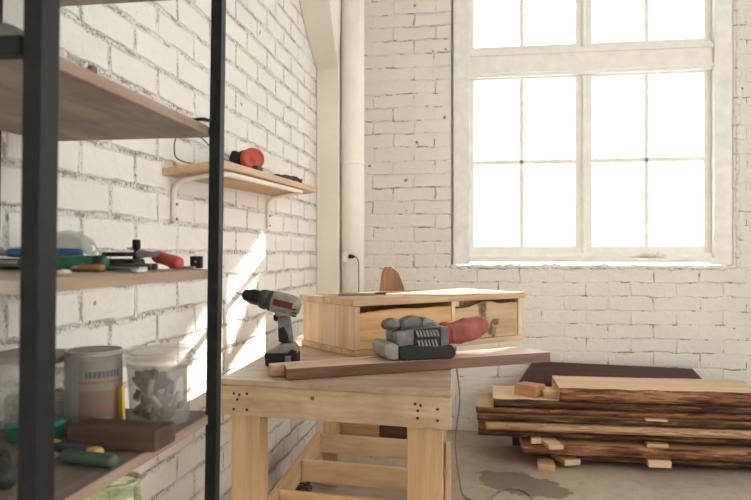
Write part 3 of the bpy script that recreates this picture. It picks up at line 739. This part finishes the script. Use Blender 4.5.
pt = thing('punch', 'short black punch standing upright among the middle shelf tools', 'punch', (-.635, 1.228, zs))
MB().prof_along((0, 0, 0), (0, 0, .056), [(.007, 0), (.007, .03), (.005, .034), (.005, .038), (.0075, .039), (.0075, .054), (.006, .056)], 16).build('shank', M['black'], pt)
MB().lathe([(.016, 0), (.016, .014), (.013, .017)], 18).build('foot', M['dark_grey'], pt)
wr = thing('wrench', 'steel open wrench lying between the pliers and the red screwdriver', 'wrench', (-.585, 1.085, zs+.001), (0, 0, R(-38)))
MB().prism([(-.05, .0), (.05, .0), (.055, .006), (-.055, .006)], -.006, .006, .001).build('shaft', M['steel'], wr)
MB().lathe([(.013, 0), (.013, .0075), (.007, .0075), (.007, 0)], 18, Matrix.Translation((.06, 0, 0)), caps=False).build('ring', M['steel'], wr)
ch = handled('chisel', 'amber-handled chisel half hidden among the middle shelf tools', 'chisel', (-.655, 1.072, zs), -22, .06, .0065, 'amber', .06, .005, 'steel')
sk = thing('socket_case', 'small black square box by the far post on the middle shelf', 'box', (-.541, 1.285, zs), (0, 0, R(8)))
MB().box((0, 0, .013), (.022, .016, .024), bev=.002).build('case', M['black'], sk)
MB().cyl((0, -.0075, .014), (0, -.0092, .014), .0022, seg=10).build('button', M['dull_steel'], sk)
o = MB().cyl((-.585, 1.262, zs+.0032), (-.532, 1.256, zs+.0032), .003, seg=10).build('steel_rod', M['steel']); tag(o, 'short bright steel rod in front of the small black box', 'rod')
o = MB().blob((0, 0, .004), (.010, .006, .004), .5, 9, 2).build('paper_scrap', M['socket']); o.location = (-.555, .872, zs+.0006); tag(o, 'tiny crumpled white scrap at the front of the middle shelf', 'scrap')
bw = MB(); bw.lathe([(.062, 0), (.064, .002), (.060, .03), (.045, .058), (.02, .073), (0, .076), (0, .073), (.019, .070), (.042, .056), (.057, .029), (.060, .002)], 32)
o = bw.build('glass_bowl', M['bowl_glass']); o.location = (-.80, 1.272, zs+.0005); tag(o, 'clear glass bowl upturned behind the blue-handled tool', 'bowl')

# --- things on the lower shelf
zl = SHELF['low']+.001
pcn = thing('paint_can', 'round metal paint can with striped label on the lower shelf', 'paint can', (-.682, 1.162, zl), (0, 0, R(10))); pcn.scale = (1.05, 1.05, 1.12)
MB().lathe([(.044, 0), (.0465, .001), (.0465, .004), (.0455, .006), (.0455, .118), (.0475, .121), (.0475, .125), (.045, .1265)], 40).build('can_body', M['dull_steel'], pcn)
MB().lathe([(.0460, .010), (.0462, .011), (.0462, .114), (.0460, .115)], 40, caps=False).build('paper_label', M['label'], pcn)
MB().lathe([(.0465, .1262), (.0465, .128), (.043, .128), (.041, .123), (.036, .122), (.034, .1255), (.0, .1255), (0, .122)], 40).build('lid', M['tin'], pcn)
tb = thing('plastic_tub', 'clear plastic tub of scraps with a bent lid on the lower shelf', 'tub', (-.590, 1.232, zl)); tb.scale = (1.03, 1.03, 1.16)
MB().lathe([(0, 0), (.048, 0), (.051, .003), (.0585, .098), (.0575, .098), (.050, .004), (0, .002)], 40).build('tub_body', M['tub'], tb)
MB().lathe([(.0595, .092), (.064, .094), (.064, .099), (.062, .112), (.058, .115), (.055, .113), (.0545, .108), (.06, .104)], 40).build('rim', M['tub'], tb)
MB().blob((-.002, .0, .116), (.056, .054, .005), .35, 9, 3, rot=(.04, -.05, 0)).build('lid', M['tub'], tb)
ds = MB(); rr = random.Random(12)
for i in range(34):
    a = rr.uniform(0, 6.28); r_ = .040*math.sqrt(rr.random()); z = .010+rr.random()*.055*(1-.3*r_/.04)
    ds.blob((r_*math.cos(a), r_*math.sin(a), z), (rr.uniform(.006, .013), rr.uniform(.004, .010), rr.uniform(.004, .009)), .8, 9, 2, rot=(rr.random()*3, rr.random()*3, 0), mi=rr.choice((0, 0, 1)), seed=i*1.7)
ds.blob((-.008, -.01, .068), (.030, .026, .018), .7, 8, 3, rot=(0, .3, .5))
for i in range(5):
    a = rr.uniform(0, 6.28); ds.cyl((.02*math.cos(a), .02*math.sin(a)-.01, .02), (.036*math.cos(a+.5), .036*math.sin(a+.5)-.005, .075), .004, mi=1)
o = ds.build('scraps', [M['debris'], M['debris_light']]); o.location = (-.590, 1.232, zl+.003); o.scale = (1.03, 1.03, 1.1); tag(o, 'grey scraps and fittings filling the clear plastic tub', 'scraps', kind='stuff')
yt = MB().box((0, 0, .040), (.014, .005, .078), rot=(0, R(-4), 0), bev=.001).build('marker_pen', M['yellow']); yt.location = (-.625, 1.155, zl+.0005); yt.rotation_euler = (0, 0, R(-30))
yt.name = 'marker_pen'; tag(yt, 'yellow marker standing against the clear tub, left side', 'marker')
bk = MB().box((0, 0, .0165), (.156, .070, .033), bev=.003).build('wood_block', M['brown_block']); bk.location = (-.582, 1.076, zl); bk.rotation_euler = (0, 0, R(-2))
tag(bk, 'dark brown wooden block on the lower shelf before the paint can', 'wood block')
kn = thing('utility_knife', 'yellow and navy utility knife lying on the lower shelf before the block', 'knife', (-.668, 1.03, zl+.0005), (0, 0, R(-20)))
MB().box((.04, 0, .008), (.075, .020, .013), bev=.005).build('grip', M['navy'], kn)
MB().box((.088, 0, .008), (.022, .021, .015), bev=.006).build('end_cap', M['yellow'], kn)
MB().box((-.008, 0, .008), (.022, .019, .014), bev=.005).build('collar', M['yellow'], kn)
MB().box((-.032, 0, .008), (.03, .010, .0015), bev=.0004).build('blade', M['steel'], kn)
handled('flat_file', 'dark green-handled tool at the front of the lower shelf', 'hand tool', (-.618, .965, zl), -8, .095, .011, 'dark_green', .07, .005, 'dull_steel')
tc_ = thing('lidded_box', 'teal-lidded small box behind the brown block on the lower shelf', 'box', (-.735, 1.075, zl))
MB().box((0, 0, .012), (.075, .05, .022), bev=.004).build('box_body', M['green'], tc_); MB().box((0, 0, .0285), (.08, .055, .010), bev=.004).build('lid', M['teal'], tc_)
pb = thing('storage_box', 'hazy plastic storage box with grey lid beside the paint can', 'storage box', (-.812, 1.185, zl))
MB().span(-.072, .072, -.055, .055, 0, .118, .008).build('box_body', M['box_clear'], pb); MB().box((0, 0, .1255), (.152, .118, .012), bev=.004).build('lid', M['lid_grey'], pb)
MB().box((.01, 0, .035), (.10, .08, .05), bev=.015).build('contents', M['debris_light'], pb)
# near end, left of the post
hs = thing('glue_gun', 'dark hand tool with rounded grip lying left on the lower shelf', 'hand tool', (-.70, .86, zl), (0, 0, R(20)))
MB().prism([(-.075, .004), (.05, .004), (.062, .014), (.058, .040), (.02, .046), (-.07, .036), (-.08, .02)], -.020, .020, .009).build('body', M['black'], hs)
MB().tube([(.045, 0, .022), (.065, -.03, .022), (.075, -.065, .020)], .013, 12).build('grip', M['dark_grey'], hs)
MB().prof_along((-.075, 0, .022), (-.12, 0, .022), [(.012, 0), (.010, .02), (.005, .045)], 14).build('nozzle', M['dull_steel'], hs)
for i, (x, y, rz, l, mt, lb) in enumerate([(-.80, 1.0, 30, .075, 'red_block', 'short reddish wood scrap lying on the lower shelf left of the near post'), (-.845, .95, -15, .06, 'debris_light', 'pale wood chip on the lower shelf left of the near post'), (-.77, .945, 60, .055, 'tan', 'small tan stick across the lower shelf left of the near post')]):
    o = MB().box((0, 0, .008), (l, .022, .015), bev=.002).build('wood_scrap', M[mt]); o.location = (x, y, zl+.0005); o.rotation_euler = (0, 0, R(rz)); tag(o, lb, 'wood scrap', 'wood scraps on the lower shelf')
# jar on the shelf below
jr = thing('glass_jar', 'greenish glass jar standing open below the lower shelf', 'jar', (-.600, 1.085, SHELF['base']+.001))
MB().lathe([(0, 0), (.046, 0), (.050, .005), (.050, .150), (.044, .168), (.040, .174), (.040, .190), (.042, .194), (.0425, .202), (.040, .204), (.0375, .202), (.0375, .176), (.041, .168), (.047, .148), (.047, .006), (0, .004)], 40).build('jar_body', M['jar'], jr)
MB().lathe([(.0385, .196), (.0425, .1975), (.0435, .201), (.0425, .2045), (.0395, .2045), (.0378, .200), (.0385, .196)], 40, caps=False).build('rim', M['jar_rim'], jr)
for z in (.181, .188): MB().lathe([(.0400, z-.0015), (.0415, z), (.0400, z+.0015)], 40, caps=False).build('thread', M['jar'], jr)

# ------------------------------------------------------------------ cable down the bench side and on the floor
cb_ = MB()
cb_.tube([(-.22, 3.235, .761), (-.15, 3.20, .762), (-.118, 3.18, .755), (-.106, 3.175, .73), (-.108, 3.175, .62), (-.090, 3.175, .45), (-.108, 3.175, .25), (-.09, 3.175, .08), (-.07, 3.17, .012), (.02, 3.12, .005), (.06, 3.22, .005), (.12, 3.32, .005), (.20, 3.30, .005), (.23, 3.20, .005), (.20, 3.08, .005), (.30, 2.95, .005), (.5, 2.8, .005)], .0042, 8, sub=8)
tag(cb_.build('power_cable', M['cable']), 'grey power cable hanging down the bench end and looped on the floor', 'cable')
wc = MB(); pts = []
rr = random.Random(3)
for i in range(70):
    a = i*.7; pts.append((-.80+.045*math.cos(a)+rr.uniform(-.012, .012), 3.05+.07*math.sin(a)+rr.uniform(-.012, .012), .008+.0012*i))
wc.tube(pts, .004, 6, sub=3); tag(wc.build('wire_coil', M['dark_grey']), 'dark tangled wire coil on the floor beneath the workbench', 'wire')

# ------------------------------------------------------------------ lumber stack
def slab(name, label, x0, x1, y0, y1, z0, z1, top, edge, seed, wav=.02, skewl=0., skewr=0., rz=0., group='live-edge slabs stacked under the window', ramp_=.012, cat='wood slab'):
    b = bmesh.new(); n = max(12, int((x1-x0)/.02)); rg = random.Random(seed)
    xc, yc = (x0+x1)/2, (y0+y1)/2
    rows = []
    for i in range(n+1):
        t = i/n; x = x0+(x1-x0)*t
        w = lambda o_, s_: wav*(mnoise.noise(Vector((x*3.1+seed*5, o_, 0)))+.45*mnoise.noise(Vector((x*14+seed*5, o_, 4.))))*s_
        dz = .004*mnoise.noise(Vector((x*2.2, seed*3., 1.)))
        fz = .010*mnoise.noise(Vector((x*11, seed*3., 2.)))
        xs0, xs1 = x+skewl*(1-t)*0, x
        sh = lambda f_: (skewl*f_*(1-t)+skewr*f_*t)
        rows.append([b.verts.new((x-xc+sh(0), y0-yc+w(1, 1)+ramp_, z1+dz*.4+fz*.4)),
                     b.verts.new((x-xc+sh(.02), y0-yc+w(2, 1)-.004, (z0*.35+z1*.65)+fz)),
                     b.verts.new((x-xc+sh(.02), y0-yc+w(3, 1)-.002, (z0*.7+z1*.3)-fz)),
                     b.verts.new((x-xc+sh(0), y0-yc+w(4, 1)+ramp_*.7, z0)),
                     b.verts.new((x-xc+sh(1), y1-yc+w(6, 1)-ramp_*.5, z0)),
                     b.verts.new((x-xc+sh(1), y1-yc+w(7, 1), (z0+z1)/2)),
                     b.verts.new((x-xc+sh(1), y1-yc+w(8, 1)-ramp_, z1+dz*.4))])
    for r0, r1 in zip(rows, rows[1:]):
        for j in range(7):
            f_ = b.faces.new([r0[j], r0[(j+1) % 7], r1[(j+1) % 7], r1[j]])
            if j in (0, 1, 2, 4, 5): f_.material_index = 1; f_.smooth = True
    b.faces.new(rows[0]); b.faces.new(rows[-1][::-1])
    mb = MB(); mb._mats = 1
    me = bpy.data.meshes.new(name); bmesh.ops.recalc_face_normals(b, faces=b.faces); b.to_mesh(me); b.free(); mb.bm.free()
    me.materials.append(top); me.materials.append(edge)
    o = bpy.data.objects.new(name, me); COL.objects.link(o); o.location = (xc, yc, 0); o.rotation_euler = (0, 0, R(rz))
    return tag(o, label, cat, group)
P_, Mi, Dk = M['slab_pale'], M['slab_mid'], M['slab_dark']
BR, BD, BT = M['bark_red'], M['bark_dark'], M['bark_tan']
slab('live_edge_slab', 'pale thick bark-edged slab lying topmost on the lumber stack', .405, 1.36, 3.70, 4.09, .343, .410, P_, BR, 1, .014, 0, .06)
slab('live_edge_slab', 'dark-edged slab just beneath the topmost pale slab', .07, 1.42, 3.72, 4.12, .297, .341, P_, BD, 2, .018)
slab('live_edge_slab', 'orange-edged slab third from the top, its end jutting left', -.02, 1.60, 3.73, 4.13, .264, .294, Mi, BR, 3, .016)
slab('live_edge_slab', 'dark blackish-edged slab in the middle of the lumber stack', -.015, 1.55, 3.71, 4.10, .226, .258, Mi, BD, 4, .02)
slab('live_edge_slab', 'pale stripped-edge slab in the middle of the lumber stack', .03, 1.62, 3.68, 4.08, .186, .220, P_, BT, 5, .012)
slab('live_edge_slab', 'dark red bark-edged slab below the pale stripped one', -.01, 1.58, 3.72, 4.12, .146, .180, Dk, BD, 6, .016)
slab('live_edge_slab', 'broad brown slab second from the floor in the stack', .215, 1.64, 3.68, 4.10, .072, .124, Mi, M['bark_tan'] if False else BR, 7, .016)
slab('live_edge_slab', 'lowest dark slab near the floor under the lumber stack', .50, 1.66, 3.73, 4.12, .028, .066, Dk, BD, 8, .02)
# stickers between the layers
def block(name, label, c, d, rz, mat, cat='wood block', group=None, rot=None):
    o = MB().box((0, 0, 0), d, bev=.002).build(name, mat); o.location = c; o.rotation_euler = rot or (0, 0, R(rz)); return tag(o, label, cat, group)
block('sawn_block', 'reddish sawn block resting on the stack left of the top slab', (.265, 3.85, .372), (.13, .10, .058), -35, M['red_block'])
block('sawn_block', 'small brown offcut between the reddish block and top slab', (.365, 3.80, .360), (.07, .05, .034), 8, M['tan'])
block('spacer_block', 'pale spacer stick jutting from the stack above the brown slab', (.355, 3.68, .136), (.075, .20, .019), 12, M['slab_pale'], 'spacer', 'spacers in the lumber stack')
block('spacer_block', 'short pale end block beside the jutting spacer stick', (.285, 3.70, .1385), (.055, .05, .026), 4, M['slab_pale'], 'spacer', 'spacers in the lumber stack')
block('spacer_block', 'pale bottom spacer sticking out from under the brown slab', (.44, 3.75, .037), (.085, .16, .028), 20, M['slab_pale'], 'spacer', 'spacers in the lumber stack')
block('spacer_block', 'tan floor block nearest the dark floor patch, lying left of the stack', (.335, 3.68, .018), (.085, .10, .034), -4, M['tan'], 'spacer', 'spacers in the lumber stack')
block('spacer_block', 'light spacer end showing low in the stack on the right', (.89, 3.73, .048), (.11, .12, .034), 0, M['slab_pale'], 'spacer', 'spacers in the lumber stack')
block('spacer_block', 'thin light spacer end above the broad brown slab on the right', (.885, 3.74, .135), (.105, .10, .018), 0, M['tan'], 'spacer', 'spacers in the lumber stack')
block('spacer_block', 'tiny spacer end high in the stack on the right', (.88, 3.74, .261), (.105, .10, .0065), 0, M['slab_pale'], 'spacer', 'spacers in the lumber stack')
block('plank_offcut', 'thin orange stick lying along the left front of the stack', (.23, 3.665, .223), (.18, .03, .016), 2, M['red_block'], 'offcut')
# dark bevelled board leaning behind
db = MB().prism([(-.515, -.32), (.56, -.32), (.56, .075), (.495, .150), (-.36, .172), (-.395, .172), (-.515, -.01)], -.013, .013, .003)
o = db.build('plank', M['dark_board']); o.location = (.70, 4.18, .300); o.rotation_euler = (R(-14), 0, 0)
tag(o, 'dark red-brown plank with slanted ends leaning behind the lumber stack', 'plank')

# ------------------------------------------------------------------ light
w = bpy.data.worlds.new('overcast sky'); sc.world = w; w.use_nodes = True
bgd = w.node_tree.nodes['Background']; bgd.inputs[0].default_value = (.97, .985, 1.0, 1); bgd.inputs[1].default_value = 4.6
sun = bpy.data.lights.new('sun', 'SUN'); sun.energy = 50.; sun.angle = R(.5); sun.color = (1, .96, .89)
so_ = bpy.data.objects.new('sun', sun); COL.objects.link(so_); so_.location = (4, 9, 5)
so_.rotation_euler = Vector((-.575, -1, -.385)).to_track_quat('-Z', 'Y').to_euler()
def portal(name, loc, direction, sx, sy):
    l = bpy.data.lights.new(name, 'AREA'); l.shape = 'RECTANGLE'; l.size = sx; l.size_y = sy
    l.cycles.is_portal = True
    o_ = bpy.data.objects.new(name, l); COL.objects.link(o_); o_.location = loc
    o_.rotation_euler = Vector(direction).to_track_quat('-Z', 'Z').to_euler() if abs(direction[2]) < .5 else (0, 0, 0)
portal('window_portal', ((WX0+WX1)/2, YB+TH-.01, (WZ0+WZ1)/2), (0, -1, 0), WX1-WX0, WZ1-WZ0)
for a0_, a1_, z0_, z1_ in BWIN: portal('window_portal', ((a0_+a1_)/2, YB+TH-.01, (z0_+z1_)/2), (0, -1, 0), a1_-a0_, z1_-z0_)
for a0_, a1_, z0_, z1_ in RW: portal('window_portal', (XR+.29, (a0_+a1_)/2, (z0_+z1_)/2), (-1, 0, 0), a1_-a0_, z1_-z0_)
for a0_, a1_, z0_, z1_ in FW: portal('window_portal', ((a0_+a1_)/2, YF-.29, (z0_+z1_)/2), (0, 1, 0), a1_-a0_, z1_-z0_)

# ------------------------------------------------------------------ camera and view
cam = bpy.data.cameras.new('camera'); co = bpy.data.objects.new('camera', cam); COL.objects.link(co)
cam.sensor_width = 36; cam.lens = 36*700/751; cam.clip_start = .02
co.location = (0, 0, 1.1); co.rotation_euler = (R(90), 0, math.atan(104.5/700))
cam.shift_y = 4/751
cam.dof.use_dof = True; cam.dof.focus_distance = 2.35; cam.dof.aperture_fstop = 5.6
sc.camera = co
sc.view_settings.view_transform = 'Standard'; sc.view_settings.look = 'None'
sc.view_settings.gamma = 1; sc.view_settings.exposure = -0.37
sc.cycles.max_bounces = 10; sc.cycles.diffuse_bounces = 6; sc.cycles.transparent_max_bounces = 16
sc.cycles.use_denoising = True
sc.cycles.sample_clamp_indirect = 8
